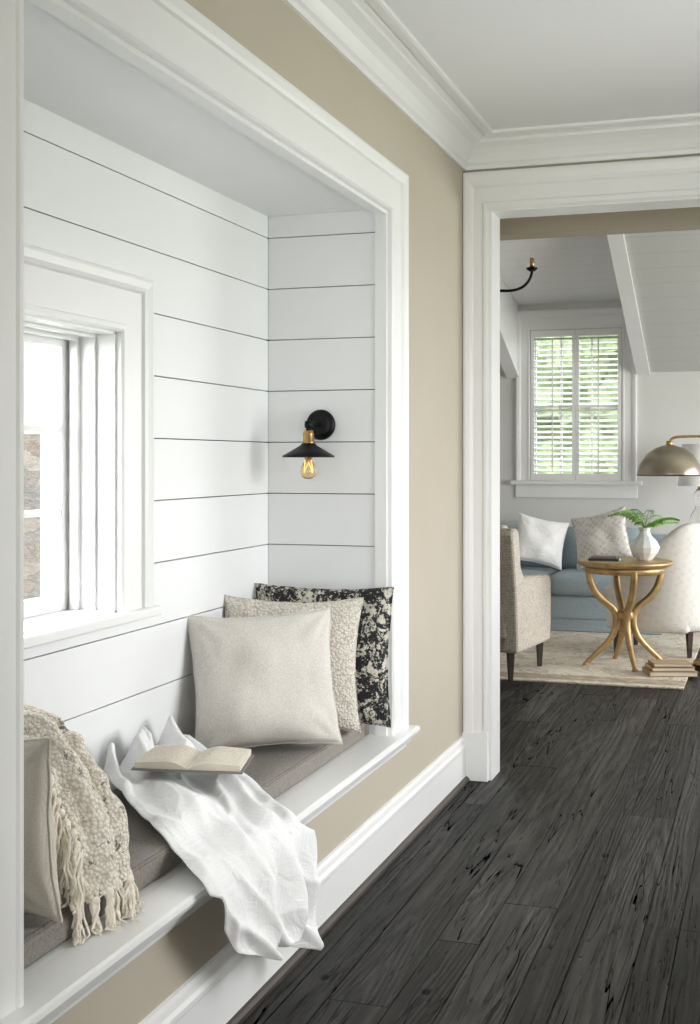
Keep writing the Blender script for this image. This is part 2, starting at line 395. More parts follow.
boxes('wall_niche_back',[(-1.93,NB-.012,NY0-.1,WY0,0,2.6),(-1.93,NB-.012,WY1,NY1+.1,0,2.6),(-1.93,NB-.012,WY0,WY1,0,WZ0),(-1.93,NB-.012,WY0,WY1,WZ1,2.6)],M_gap)
gaps=[.347+.181*k for k in range(12)]
bl=[]; be=[]; G=.0015
for k in range(11):
    z0=max(gaps[k]+G,SZ-.01); z1=min(gaps[k+1]-G,NZ)
    if z1-z0<.01: continue
    segs=[(NY0+.012,NY1-.012)]
    if z1>WZ0 and z0<WZ1:
        segs=[(NY0+.012,WY0),(WY1,NY1-.012)]
    for a,b in segs: bl.append((NB-.012,NB,a,b,z0,z1))
    if z1>WZ0>z0: bl.append((NB-.012,NB,WY0,WY1,z0,WZ0))
    if z1>WZ1>z0: bl.append((NB-.012,NB,WY0,WY1,WZ1,z1))
    be.append((NB+.0005,-1.30,NY1-.012,NY1,z0,z1)); be.append((NB+.0005,-1.30,NY0,NY0+.012,z0,z1))
boxes('wall_niche_shiplap',bl,M_ship,.0006,seg=1)
boxes('wall_niche_sides',be,M_ship,.0006,seg=1)
boxes('wall_niche_returns',[(-1.93,WX-.031,NY1+.0005,NY1+.06,0,2.6),(-1.93,WX-.031,NY0-.06,NY0-.0005,0,2.6)],M_gap)
box('ceiling_niche',NB-.012,WX-.031,NY0,NY1,NZ,NZ+.05,M_ship)
boxes('trim_niche_jamb',[(-1.302,WX,NY1-.018,NY1,SZ,NZ),(-1.302,WX,NY0,NY0+.018,SZ,NZ),(-1.302,WX,NY0+.018,NY1-.018,NZ-.018,NZ)],M_trim,.001)
def casing(w,t=.022):
    return [(0,0),(0,t*.7),(.006,t),(.018,t),(.022,t*.75),(w-.045,t*.8),(w-.040,t*1.15),(w-.030,t*1.4),(w-.012,t*1.6),(w-.004,t*1.55),(w,t*1.3),(w,0)]
sweep('trim_niche_casing',[(WX,NY1-.006,SZ),(WX,NY1-.006,NZ-.006),(WX,NY0+.006,NZ-.006),(WX,NY0+.006,SZ)],[(0,1,0),(0,1,1),(0,-1,1),(0,-1,0)],(1,0,0),casing(.155,.022),M_trim)
bench=empty('window_bench')
box('seat_board',NB,WX-.0405,NY0,NY1,SZ-.04,SZ,M_trim,0,bench)
sp=[(0,0),(.055,0),(.062,-.004),(.064,-.014),(.060,-.024),(.050,-.030),(.036,-.034),(.034,-.045),(.028,-.058),(.014,-.066),(.012,-.078),(0,-.078)]
sweep('sill_nosing',[(WX-.04,NY0-.19,SZ),(WX-.04,NY1+.19,SZ)],[(1,0,0),(1,0,0)],(0,0,1),[(0,0)]+[(a+.04,b) for a,b in sp[1:]][:-1]+[(0.041,-.078),(.041,-.03),(0,-.03)],M_trim,bench)
bp=[(0,0),(.018,0),(.018,.135),(.021,.140),(.021,.152),(.015,.162),(.012,.178),(.008,.188),(0,.190)]
qp=[(.018,0),(.036,0),(.034,.010),(.027,.018),(.018,.020)]
def base(name,p0,p1,out,prof=bp,m=None): return sweep(name,[p0,p1],[out,out],(0,0,1),prof,m or M_trim)
base('baseboard_left',(WX,BY,0),(WX,EY-.0,0),(1,0,0)); base('baseboard_left_shoe',(WX,BY,0),(WX,EY-.043,0),(1,0,0),qp,M_dark)
base('baseboard_right',(RX,BY,0),(RX,EY,0),(-1,0,0)); base('baseboard_end',(OX1+.14,EY,0),(RX,EY,0),(0,-1,0))
cp=[(0,-.125),(.012,-.125),(.014,-.108),(.024,-.100),(.030,-.086),(.042,-.066),(.062,-.046),(.084,-.034),(.092,-.030),(.094,-.018),(.108,-.014),(.118,-.006),(.120,0),(0,0)]
sweep('trim_crown',[(WX,BY,H),(WX,EY,H),(RX,EY,H),(RX,BY,H)],[(1,1,0),(1,-1,0),(-1,-1,0),(-1,1,0)],(0,0,1),cp,M_trim,closed=True)
cp2=[(.121,0),(.160,0),(.158,-.010),(.150,-.014),(.121,-.014)]
sweep('trim_crown_bead',[(WX,BY,H),(WX,EY,H),(RX,EY,H),(RX,BY,H)],[(1,1,0),(1,-1,0),(-1,-1,0),(-1,1,0)],(0,0,1),cp2,M_trim,closed=True)
sweep('trim_door_casing',[(OX0,EY,0),(OX0,EY,OZ),(OX1,EY,OZ),(OX1,EY,0)],[(-1,0,0),(-1,0,1.5),(1,0,1.5),(1,0,0)],(0,-1,0),casing(.107,.022),M_trim)
box('trim_plinth',WX+.001,OX0+.003,EY-.042,EY,0,.205,M_trim,.003)
boxes('trim_door_jamb',[(OX0-.002,OX0+.014,EY-.006,EY+.17,0,OZ),(OX1-.018,OX1+.002,EY-.006,EY+.17,0,OZ),(OX0+.014,OX1-.018,EY-.006,EY+.17,OZ-.008,OZ+.001)],M_trim,0)

# ---- niche window
win=empty('window_1')
sweep('casing',[(NB,WY1-.005,WZ0),(NB,WY1-.005,WZ1-.005),(NB,WY0+.005,WZ1-.005),(NB,WY0+.005,WZ0)],[(0,1,0),(0,1,1),(0,-1,1),(0,-1,0)],(1,0,0),casing(.160,.024),M_trim,win)
box('stool',NB-.001,NB+.045,WY0-.19,WY1+.19,WZ0-.028,WZ0,M_trim,.006,win,3)
boxes('jambs',[(-1.93,NB+.001,WY1-.012,WY1,WZ0,WZ1),(-1.93,NB+.001,WY0,WY0+.012,WZ0,WZ1),(-1.93,NB+.001,WY0,WY1,WZ1-.012,WZ1),(-1.95,NB+.001,WY0,WY1,WZ0-.02,WZ0+.004)],M_trim,0,win)
a0,a1,b0,b1=WY0+.012,WY1-.012,WZ0+.004,WZ1-.012
boxes('stops',[(-1.83,-1.805,a1-.016,a1,b0,b1),(-1.83,-1.805,a0,a0+.016,b0,b1),(-1.83,-1.805,a0+.016,a1-.016,b1-.016,b1),(-1.775,-1.755,a1-.010,a1,b0,b1),(-1.775,-1.755,a0+.01,a1-.01,b1-.010,b1)],M_trim,.002,win)
fx0,fx1=-1.860,-1.840; fw=.038
s=[(fx0,fx1,a0,a0+fw,b0,b1),(fx0,fx1,a1-fw,a1,b0,b1),(fx0,fx1,a0+fw,a1-fw,b1-.035,b1),(fx0,fx1,a0+fw,a1-fw,b0,b0+.045)]
gz0,gz1=b0+.045,b1-.035
for k in (1,2):
    z=gz0+(gz1-gz0)*k/3; s.append((fx0+.003,fx1-.002,a0+fw,a1-fw,z-.009,z+.009))
for ym in (a0+.28,a1-.27): s.append((fx0+.004,fx1-.003,ym-.009,ym+.009,gz0,gz1))
boxes('sash',s,M_trim,.002,win)
box('pane',-1.852,-1.849,a0+fw,a1-fw,gz0,gz1,M_pane,0,win)

# ---- exterior
box('stone_garden_wall',-6.5,-2.22,5.62,5.95,-.4,1.50,M_stone)
box('exterior_siding',-6.5,-4.15,5.72,5.95,1.50,3.4,M_ship)
box('exterior_ground',-30,30,-30,40,-.5,-.4,mat('lawn',(.12,.16,.07),.95,var=(3,.3)))

# ---- living room shell
LY=11.2; LX0,LX1=-4.0,2.6
DX0,DX1=-2.13,-1.09
VY0,VY1=EY+.16,6.02
boxes('wall_vestibule',[(-2.2,-2.1,VY0,VY1,0,H),(1.2,1.3,VY0,VY1,0,H),(-2.1,WX-.03,VY0-.05,VY0,0,H),(RX+.1,1.2,VY0-.05,VY0,0,H)],M_wall)
box('ceiling_vestibule',-2.2,1.3,VY0,VY1,H,H+.1,M_ceil)
boxes('wall_living_front',[(LX0,-1.75,VY1,VY1+.14,0,3.4),(1.0,LX1,VY1,VY1+.14,0,3.4),(-1.75,1.0,VY1,VY1+.14,2.44,3.4)],M_wall)
box('wall_living_left',LX0-.1,LX0,VY1,LY+.1,0,3.4,M_lwall)
boxes('wall_living_right',[(LX1,LX1+.1,VY1,7.0,0,3.4),(LX1,LX1+.1,10.4,LY+.1,0,3.4),(LX1,LX1+.1,7.0,10.4,0,.5),(LX1,LX1+.1,7.0,10.4,2.3,3.4)],M_lwall)
QX0,QX1,QZ0,QZ1=-2.02,-1.225,1.19,2.51
boxes('wall_living_back',[(LX0,QX0,LY,LY+.12,0,3.2),(QX1,LX1,LY,LY+.12,0,3.2),(QX0,QX1,LY,LY+.12,0,QZ0),(QX0,QX1,LY,LY+.12,QZ1,3.2)],M_lwall)
SL=.41; KZ=2.12; FY=8.55; FZ=KZ+SL*(LY-FY)
def slopemesh(name,x0,x1,ya,za,yb,zb,m,th=.05):
    bm=bmesh.new(); v=[bm.verts.new(p) for p in ((x0,ya,za),(x1,ya,za),(x1,yb,zb),(x0,yb,zb),(x0,ya,za+th),(x1,ya,za+th),(x1,yb,zb+th),(x0,yb,zb+th))]
    for f in ((0,1,2,3),(4,5,6,7),(0,1,5,4),(1,2,6,5),(2,3,7,6),(3,0,4,7)): bm.faces.new([v[i] for i in f])
    return frombm(name,bm,m)
slopemesh('ceiling_slope_left',LX0,DX0,LY,KZ,FY,FZ,M_slope_shaded)
slopemesh('ceiling_slope_right',DX1,LX1,LY,KZ,FY,FZ,M_slope_shaded)
DZ=2.74
slopemesh('ceiling_dormer',DX0,DX1,LY,DZ,FY,FZ,M_slope)
box('ceiling_living',LX0,LX1,VY1,FY,FZ,FZ+.08,M_slope)
extr('wall_dormer_left',[(LY,KZ),(LY,DZ+.02),(FY,FZ)],'YZ',DX0-.02,DX0,M_trim)
extr('wall_dormer_right',[(LY,KZ),(LY,DZ+.02),(FY,FZ)],'YZ',DX1,DX1+.02,M_trim)
slopemesh('trim_dormer_left',DX0-.10,DX0+.012,LY-.002,KZ-.03,FY,FZ-.03,M_trim,.05)
slopemesh('trim_dormer_right',DX1-.012,DX1+.10,LY-.002,KZ-.03,FY,FZ-.03,M_trim,.05)
base('baseboard_living',(LX0,LY,0),(LX1,LY,0),(0,-1,0))
w2=empty('window_2')
sweep('casing',[(QX0,LY,QZ0),(QX0,LY,QZ1),(QX1,LY,QZ1),(QX1,LY,QZ0)],[(-1,0,0),(-1,0,1.4),(1,0,1.4),(1,0,0)],(0,-1,0),casing(.125,.02),M_trim,w2)
box('stool',QX0-.17,QX1+.17,LY-.06,LY+.0,QZ0-.035,QZ0,M_trim,.006,w2)
box('apron',QX0-.13,QX1+.13,LY-.02,LY,QZ0-.15,QZ0-.035,M_trim,.004,w2)
f=.045; y0,y1=LY+.03,LY+.07
ss=[(QX0,QX0+f,y0,y1,QZ0,QZ1),(QX1-f,QX1,y0,y1,QZ0,QZ1),(QX0+f,QX1-f,y0,y1,QZ0,QZ0+f),(QX0+f,QX1-f,y0,y1,QZ1-f,QZ1),(QX0+f,QX1-f,y0,y1,(QZ0+QZ1)/2-.02,(QZ0+QZ1)/2+.02)]
for k in (1,2): xx=QX0+(QX1-QX0)*k/3; ss.append((xx-.009,xx+.009,y0+.01,y1-.01,QZ0+f,QZ1-f))
boxes('sash',ss,M_trim,.002,w2)
box('pane',QX0+f,QX1-f,LY+.05,LY+.053,QZ0+f,QZ1-f,M_pane,0,w2)
bl2=empty('window_shutters')
bm=bmesh.new(); mid_=(QX0+QX1)/2
for xa,xb in ((QX0+.006,mid_-.002),(mid_+.002,QX1-.006)):
    for q in ((xa,xa+.028),(xb-.028,xb)): addbox(bm,q[0],q[1],LY-.018,LY+.012,QZ0+.005,QZ1-.005)
    for q in ((QZ0+.005,QZ0+.06),(QZ1-.06,QZ1-.005)): addbox(bm,xa+.028,xb-.028,LY-.018,LY+.012,q[0],q[1])
frombm('frames',bm,M_trim,bl2)
bm=bmesh.new(); zz=QZ0+.085
while zz<QZ1-.075:
    a=math.radians(22); hw_=.026; dy=hw_*math.cos(a); dz=hw_*math.sin(a)
    for xa,xb in ((QX0+.034,mid_-.030),(mid_+.030,QX1-.034)):
        v=[bm.verts.new(p) for p in ((xa,LY-.003-dy,zz-dz),(xb,LY-.003-dy,zz-dz),(xb,LY-.003+dy,zz+dz),(xa,LY-.003+dy,zz+dz))]
        v2=[bm.verts.new(q.co+Vector((0,0,.005))) for q in v]
        bm.faces.new(v); bm.faces.new(v2)
        for i in range(4): bm.faces.new((v[i],v[(i+1)%4],v2[(i+1)%4],v2[i]))
    zz+=.048
frombm('louvres',bm,M_trim,bl2)
for i,xx in enumerate(((QX0+mid_)/2,(QX1+mid_)/2)): box('tilt_rod_%d'%(i+1),xx-.006,xx+.006,LY-.040,LY-.030,QZ0+.08,QZ1-.08,M_trim,0,bl2)
for k,(tx,ty,rr) in enumerate([(-3.6,16.0,2.1),(-2.6,19.0,2.6),(-1.0,16.5,2.1),(.8,17.5,2.3)]):
    t=empty('garden_tree',(tx,ty,-.4))
    tube('trunk',[(0,0,0),(.05,0,1),(0,.05,2)],.12,M_dark,t)
    bm=bmesh.new()
    for q in range(18):
        b2=bmesh.new(); bmesh.ops.create_icosphere(b2,subdivisions=3,radius=rr*.5)
        off=Vector((random.uniform(-.6,.6)*rr,random.uniform(-.4,.4)*rr,2.2+random.uniform(-.8,1.1)*rr))
        for v in b2.verts:
            v.co*=1+.35*noise.noise(v.co*4+off); v.co+=off
        me=bpy.data.meshes.new('tmp'); b2.to_mesh(me); b2.free(); bm.from_mesh(me); bpy.data.meshes.remove(me)
    frombm('foliage',bm,M_tree,t)

# ---------------------------------------------------------------- bench contents
cush('bench_cushion',NB+.006,-1.318,NY0+.02,NY1-.02,SZ+.0005,SZ+.058,M_tweed,r=.010,bulge=.002,n=24)
CT=SZ+.062
pillow('black_patterned_pillow',-1.448,4.085,CT,.49,.46,.12,math.radians(2),math.radians(-6),M_bpat,seed=1,pinch=.06)
pillow('woven_knit_pillow',-1.487,3.90,CT,.46,.435,.13,math.radians(22),math.radians(-7),M_knit,seed=2,roll=.03)
pillow('cream_linen_pillow',-1.482,3.65,CT,.455,.42,.19,math.radians(32),math.radians(-15),M_linen,seed=3,roll=-.03,pinch=.08,rum=1.15)
pillow('greige_linen_pillow',-1.475,2.155,CT,.36,.36,.13,math.radians(-4),math.radians(6),M_greylinen,seed=4)
pillow('camel_linen_pillow',-1.55,2.36,CT,.26,.265,.08,math.radians(-4),math.radians(1),M_camel,seed=5,roll=.1)

def polyeval(P,s):
    L=[0]
    for a,b in zip(P,P[1:]): L.append(L[-1]+(Vector(b)-Vector(a)).length)
    d=s*L[-1]
    for i in range(len(P)-1):
        if d<=L[i+1] or i==len(P)-2:
            k=(d-L[i])/(L[i+1]-L[i]); return Vector(P[i]).lerp(Vector(P[i+1]),k)
def throw():
    bm=bmesh.new(); ns,ntt=180,160; g=[]
    for i in range(ns+1):
        s=i/ns; row=[]
        for j in range(ntt+1):
            t=j/ntt
            low=.25*(1-t)+.115*t+.014*math.sin(t*11+1)
            if t<.12: low+=(.12-t)*.6
            if t>.90: low+=(t-.90)*.4
            P=[(-1.668,.515),(-1.62,.550),(-1.52,.530),(-1.34,.504),(-1.30,.472),(-1.235,.448),(-1.190,.442),(-1.168,.418),(-1.158,.35),(-1.162,low)]
            p=polyeval(P,s); q=polyeval(P,min(1,s+.03)); r=polyeval(P,max(0,s-.03)); p=(p+q+r)/3
            k=(p.x+1.66)/.48 if p.x<-1.18 else 1
            k=max(0,min(1,k))
            yl=2.96+(2.57-2.96)*k**.9; yr=3.44+(3.11-3.44)*k**.8
            hang=max(0,min(1,(.42-p.y)/.3))
            yl+=.10*hang; yr-=.01*hang
            wob=noise.noise(Vector((s*3,t*2,1)))*.03
            y=yl+(yr-yl)*t+wob
            wp=6.5*noise.noise(Vector((s*1.3,t*1.1,5)))
            ph=t*18+wp+s*3.5
            f=(.5+.5*math.sin(ph))**1.6*.026
            ph2=t*38+8*noise.noise(Vector((s*1.8,t*2,15)))-s*4
            am=max(0,noise.noise(Vector((s*3,t*3,31)))+.35)
            f+=(.5+.5*math.sin(ph2))**2*.014*am
            f+=(1-abs(noise.noise(Vector((s*4.5,t*5,9)))*2))**2*.013
            amp=1.0+(1.9*max(0,1-k/.35))
            edge=max(0,min(1,t/.05,(1-t)/.05,s/.03))
            f*=amp
            if hang>0.02:
                row.append(bm.verts.new((p.x+f*(.9+1.0*hang)+.004,y+.006*math.sin(ph),p.y+.002*math.sin(t*30))))
            else:
                row.append(bm.verts.new((p.x+f*.15,y,p.y+f*(.35+.65*edge)-.008*(1-edge))))
        g.append(row)
    for i in range(ns):
        for j in range(ntt): bm.faces.new((g[i][j],g[i+1][j],g[i+1][j+1],g[i][j+1]))
    o=frombm('white_throw_blanket',bm,M_wht,None,True)
    md=o.modifiers.new('thick','SOLIDIFY'); md.thickness=.005; md.offset=1
throw()

def knit():
    e=empty('knitted_fringe_throw')
    bm=bmesh.new(); ns,ntt=90,44; g=[]
    P=[(-1.685,.820),(-1.60,.845),(-1.52,.838),(-1.44,.800),(-1.365,.725),(-1.31,.63),(-1.285,.55),(-1.275,.485)]
    def pos(s,t):
        p=(polyeval(P,s)+polyeval(P,min(1,s+.05))+polyeval(P,max(0,s-.05)))/3
        yn=2.300-.030*s; yf=2.45-.0*s
        c=1-abs(2*t-1)**2.4
        drop=(1-c)*.045*(1-.6*s)
        f=.009*math.sin(t*15+s*4)+.018*noise.noise(Vector((s*7,t*5,3)))+.010*noise.noise(Vector((s*18,t*9,7)))
        out=Vector((.35+.65*s,0,1-.75*s)).normalized()
        z=p.y-drop; x=p.x-(1-c)*.035*s
        v=Vector((x,yn+(yf-yn)*t+.015*noise.noise(Vector((s*5,t,1))),z))+out*f
        v.z=max(v.z,(CT+.012 if v.x<-1.31 else SZ+.012)); return v
    for i in range(ns+1): g.append([bm.verts.new(pos(i/ns,j/ntt)) for j in range(ntt+1)])
    for i in range(ns):
        for j in range(ntt): bm.faces.new((g[i][j],g[i+1][j],g[i+1][j+1],g[i][j+1]))
    o=frombm('knit_body',bm,M_chunky,e,True)
    md=o.modifiers.new('thick','SOLIDIFY'); md.thickness=.012; md.offset=0
    random.seed(7); bmf=bmesh.new()
    items=[(.22+.76*i/19,0) for i in range(20)]+[(1,.1+.85*i/6) for i in range(7)]+[(.75+.23*i/3,1) for i in range(4)]
    for s,t in items:
        p=pos(s,t); p.y-=.006*(t==0)
        k=bmesh.new(); bmesh.ops.create_icosphere(k,subdivisions=2,radius=.0105)
        for v in k.verts: v.co+=p
        me=bpy.data.meshes.new('t'); k.to_mesh(me); k.free(); bmf.from_mesh(me)
        lean=Vector((random.uniform(0,.03),(-.035 if t==0 else .0)+random.uniform(-.012,.012),0))
        for st in range(7):
            L=random.uniform(.085,.125); a0=p+Vector((random.uniform(-.006,.006),random.uniform(-.006,.006),-.003))
            pts=[]; jit=Vector((random.uniform(-.016,.016),random.uniform(-.010,.010),0))
            for q in range(7):
                u=q/6; w_=a0+(lean+jit)*(u**.6)+Vector((.004*math.sin(u*9+st),.004*math.cos(u*8+st),-L*u))
                fl_=(CT+.006 if w_.x<-1.312 else SZ+.005)
                if w_.z<fl_: w_.x+=(fl_-w_.z)*.25; w_.y-=(fl_-w_.z)*.3; w_.z=fl_+random.uniform(0,.004)
                pts.append(w_)
            strand(bmf,pts,.0034,5)
    frombm('fringe',bmf,M_fringe,e,True)
knit()

def book():
    e=empty('open_book',(-1.425,3.03,.586)); e.rotation_euler=(0,math.radians(1),math.radians(14))
    def half(sg,nm):
        bm=bmesh.new(); n=14; W,Ht=.135,.19; top=[];bot=[]
        for i in range(n+1):
            u=i/n; x=sg*W*u; z=.004+.022*math.sin(min(1,u*2.2)*math.pi/2)*(1-.45*u) ; zb=.002
            top.append([bm.verts.new((x,-Ht/2,z)),bm.verts.new((x,Ht/2,z))]); bot.append([bm.verts.new((x,-Ht/2,zb)),bm.verts.new((x,Ht/2,zb))])
        for i in range(n):
            bm.faces.new((top[i][0],top[i+1][0],top[i+1][1],top[i][1])); bm.faces.new((bot[i][0],bot[i+1][0],bot[i+1][1],bot[i][1]))
            for k in (0,1): bm.faces.new((top[i][k],top[i+1][k],bot[i+1][k],bot[i][k]))
        bm.faces.new((top[n][0],top[n][1],bot[n][1],bot[n][0]))
        frombm(nm,bm,M_page,e,False)
        bm=bmesh.new(); pr=[]
        for i in range(1,n):
            u=i/n; x=sg*W*u; z=.0047+.022*math.sin(min(1,u*2.2)*math.pi/2)*(1-.45*u)
            pr.append([bm.verts.new((x,-Ht/2+.015,z)),bm.verts.new((x,Ht/2-.015,z))])
        for a,b in zip(pr,pr[1:]): bm.faces.new((a[0],b[0],b[1],a[1]))
        frombm(nm+'_text',bm,M_print,e,True)
    half(1,'pages_right'); half(-1,'pages_left')
    box('cover',-.142,.142,-.1,.1,-.003,.001,M_cover,.001,e)
book()

# ---------------------------------------------------------------- wall sconce
sc=empty('wall_sconce',(-1.50,NY1-.012,1.493))
lathe('backplate',[(0,.0),(.052,0),(.054,.006),(.050,.016),(.030,.020),(0,.021)],M_black,parent=sc,axis='Y')
tube('arm',[(0,-.02,0),(0,-.06,.0),(0,-.10,.0),(0,-.13,-.005),(0,-.132,-.03)],.009,M_black,sc)
lathe('swivel',[(0,-.014),(.013,-.012),(.015,0),(.013,.012),(0,.014)],M_black,(0,-.128,-.002),24,sc)
lathe('socket',[(0,.0),(.016,0),(.019,-.01),(.019,-.035),(.022,-.04),(.022,-.048),(0,-.048)],M_brass,(0,-.13,-.022),28,sc)
lathe('shade',[(.018,-.050),(.024,-.058),(.030,-.064),(.060,-.082),(.088,-.098),(.090,-.104),(.087,-.104),(.058,-.087),(.028,-.070),(.014,-.058)],M_black,(0,-.13,-.010),48,sc)
lathe('bulb_collar',[(0,-.08),(.014,-.08),(.014,-.105),(.010,-.112),(0,-.112)],M_brass,(0,-.13,-.012),24,sc)
lathe('bulb',[(.010,-.110),(.017,-.122),(.025,-.138),(.028,-.152),(.024,-.168),(.012,-.176),(0,-.178)],M_bulb,(0,-.13,-.010),32,sc)
tube('filament',[(-.008,-.13,-.125),(-.010,-.13,-.165),(0,-.13,-.135),(.010,-.13,-.165),(.008,-.13,-.125)],.0012,M_fil,sc,smooth=False)

# ---------------------------------------------------------------- living room furniture
box('area_rug',-3.6,-.50,7.86,10.5,0.0,.012,M_rug,.004)
RZ=.0145
def sofa():
    e=empty('blue_sofa'); x0,x1,y0,y1=-3.3,-.80,10.12,11.08
    cush('base',x0,x1,y0+.04,y1,.10,.30,M_blue,.03,.0,e)
    box('skirt',x0+.01,x1-.01,y0+.05,y1-.01,RZ,.12,M_blue,.008,e)
    for i in range(3):
        a=x0+.2+i*(x1-x0-.4)/3; b=a+(x1-x0-.4)/3
        cush('seat_cushion_%d'%i,a+.004,b-.004,y0,y1-.2,.295,.46,M_blue,.05,.015,e)
        cush('back_cushion_%d'%i,a+.004,b-.004,y1-.36,y1-.14,.455,.80,M_blue,.06,.02,e)
    cush('back',x0,x1,y1-.16,y1,.2,.76,M_blue,.05,.0,e)
    for k,(a,b) in enumerate(((x0,x0+.2),(x1-.2,x1))): cush('arm_%d'%k,a,b,y0+.02,y1-.02,.12,.62,M_blue,.06,.01,e)
sofa()
pillow('pale_blue_pillow',-2.20,10.60,.475,.42,.40,.15,math.radians(-8),math.radians(-14),M_bluelt,seed=7,n=24)
pillow('white_pillow',-1.80,10.42,.475,.42,.40,.14,math.radians(14),math.radians(-16),M_wht,seed=8,roll=.2,n=24)
pillow('taupe_print_pillow',-1.31,10.46,.475,.48,.44,.15,math.radians(-12),math.radians(-18),M_patpil,seed=9,roll=-.25,n=24)

def armchair(name,loc,rz,m,w=.7,d=.72,arm=.60,back=.95,legc=M_dark,soft=.03):
    e=empty(name,loc,rz); hw=w/2; hd=d/2
    side=[(-hd+.02,.17),(hd-.02,.17),(hd+.0,.30),(hd-.0,arm-.03),(hd-.03,arm),(hd-.2,arm+.01),(-hd+.16,arm+.03),(-hd+.09,arm+.10),(-hd+.05,back-.03),(-hd+.02,back),(-hd-.07,back+.0),(-hd-.09,back-.04),(-hd-.01,.5)]
    for k,sx in enumerate((-1,1)):
        a,b=sorted((sx*hw,sx*(hw-.10)))
        extr('side_%d'%(k+1),side,'YZ',a,b,m,soft,e,4)
    bk=[(-hd+.0,.25),(-hd+.14,.25),(-hd+.17,.5),(-hd+.07,back-.02),(-hd+.03,back+.02),(-hd-.05,back+.02),(-hd-.08,back-.04),(-hd-.0,.5)]
    extr('back',bk,'YZ',-hw+.06,hw-.06,m,.03,e,4)
    box('seat_frame',-hw+.05,hw-.05,-hd+.04,hd-.02,.17,.32,m,.02,e,3)
    cush('seat_cushion',-hw+.105,hw-.105,-hd+.14,hd+.01,.315,.46,m,.04,.02,e)
    for k,(x,y) in enumerate(((-hw+.06,-hd+.06),(hw-.06,-hd+.06),(-hw+.06,hd-.07),(hw-.06,hd-.07))):
        lathe('leg_%d'%(k+1),[(0,0),(.016,0),(.028,.18),(0,.18)],legc,(x,y,0),4,e,False)
    return e
armchair('basketweave_armchair',(-1.785,8.12,RZ),math.radians(-7),M_basket,w=.72,d=.74,arm=.60,back=.94)
def barrel(name,loc,rz,m):
    e=empty(name,loc,rz); R=.36
    bm=bmesh.new(); n=56; rings=[]
    for i in range(n+1):
        th=math.radians(90+38)+math.radians(284)*i/n
        k=abs(2*i/n-1); back=(1-k)
        top=.60+.33*(.5-.5*math.cos(math.pi*max(0,min(1,(back-.15)/.55))))
        c,s_=math.cos(th),math.sin(th)
        def P(r,z): return (r*c,r*s_*1.02,z)
        fl_=.03*(top-.6)/.33
        rings.append([bm.verts.new(q) for q in (P(R-.02,.16),P(R+.005,.30),P(R+.02,.48),P(R+.02+fl_,top-.05),P(R+.005+fl_,top-.012),P(R-.025+fl_,top),P(R-.06+fl_,top-.006),P(R-.085+fl_,top-.03),P(R-.095,.45),P(R-.095,.16))])
    k=len(rings[0])
    for a_,b_ in zip(rings,rings[1:]):
        for j in range(k): bm.faces.new((a_[j],a_[(j+1)%k],b_[(j+1)%k],b_[j]))
    bm.faces.new(rings[0]); bm.faces.new(rings[-1])
    o=frombm('wrap_back',bm,m,e,True); md=o.modifiers.new('s','SUBSURF'); md.levels=1; md.render_levels=1
    cush('seat_frame',-.27,.27,-.26,.33,.16,.33,m,.04,0,e); cush('seat_cushion',-.262,.262,-.24,.36,.325,.47,m,.05,.02,e)
    for q,(x,y) in enumerate(((-.2,-.25),(.2,-.25),(-.22,.26),(.22,.26))):
        lathe('leg_%d'%(q+1),[(0,0),(.016,0),(.028,.18),(0,.18)],M_dark,(x,y,0),4,e,False)
    return e
barrel('trellis_armchair',(-.74,9.30,RZ),math.radians(78),M_patchair)

def table():
    e=empty('gold_accent_table',(-.925,8.62,RZ),math.radians(20))
    lathe('top',[(0,.655),(.285,.655),(.300,.660),(.312,.670),(.315,.680),(.310,.690),(.295,.693),(0,.693)],M_gold,parent=e,seg=64)
    lathe('apron',[(.0,.655),(.255,.655),(.262,.64),(.258,.615),(.248,.610),(.236,.615),(.236,.654)],M_gold,parent=e,seg=64)
    lathe('hub',[(0,.30),(.045,.30),(.055,.315),(.055,.345),(.045,.36),(0,.36)],M_gold,parent=e,seg=32)
    for k in range(4):
        a=k*math.pi/2; pr=[(.245,.64),(.240,.56),(.185,.44),(.062,.38),(.050,.27),(.09,.16),(.20,.07),(.262,.008)]
        pts=[(r*math.cos(a),r*math.sin(a),z) for r,z in pr]
        tube('leg_%d'%(k+1),pts,.022,M_gold,e,[1,1.05,1.1,1.1,1.05,.95,.8,.65])
        lathe('foot_%d'%(k+1),[(0,0),(.018,0),(.02,.006),(.016,.014),(0,.016)],M_gold,(.262*math.cos(a),.262*math.sin(a),0),16,e)
table()
TT=RZ+.694
v=empty('white_vase',(-.80,8.66,TT))
vp=[(0,0),(.045,0),(.050,.006),(.085,.05),(.098,.085),(.080,.125),(.045,.16),(.032,.19),(.040,.215),(.034,.215),(.026,.19),(.036,.16),(0,.14)]
lathe('body',vp,M_ceramic,parent=v,seg=12,smooth=False)
fe=empty('fern_fronds',(-.80,8.66,TT+.205))
random.seed(3)
bm=bmesh.new()
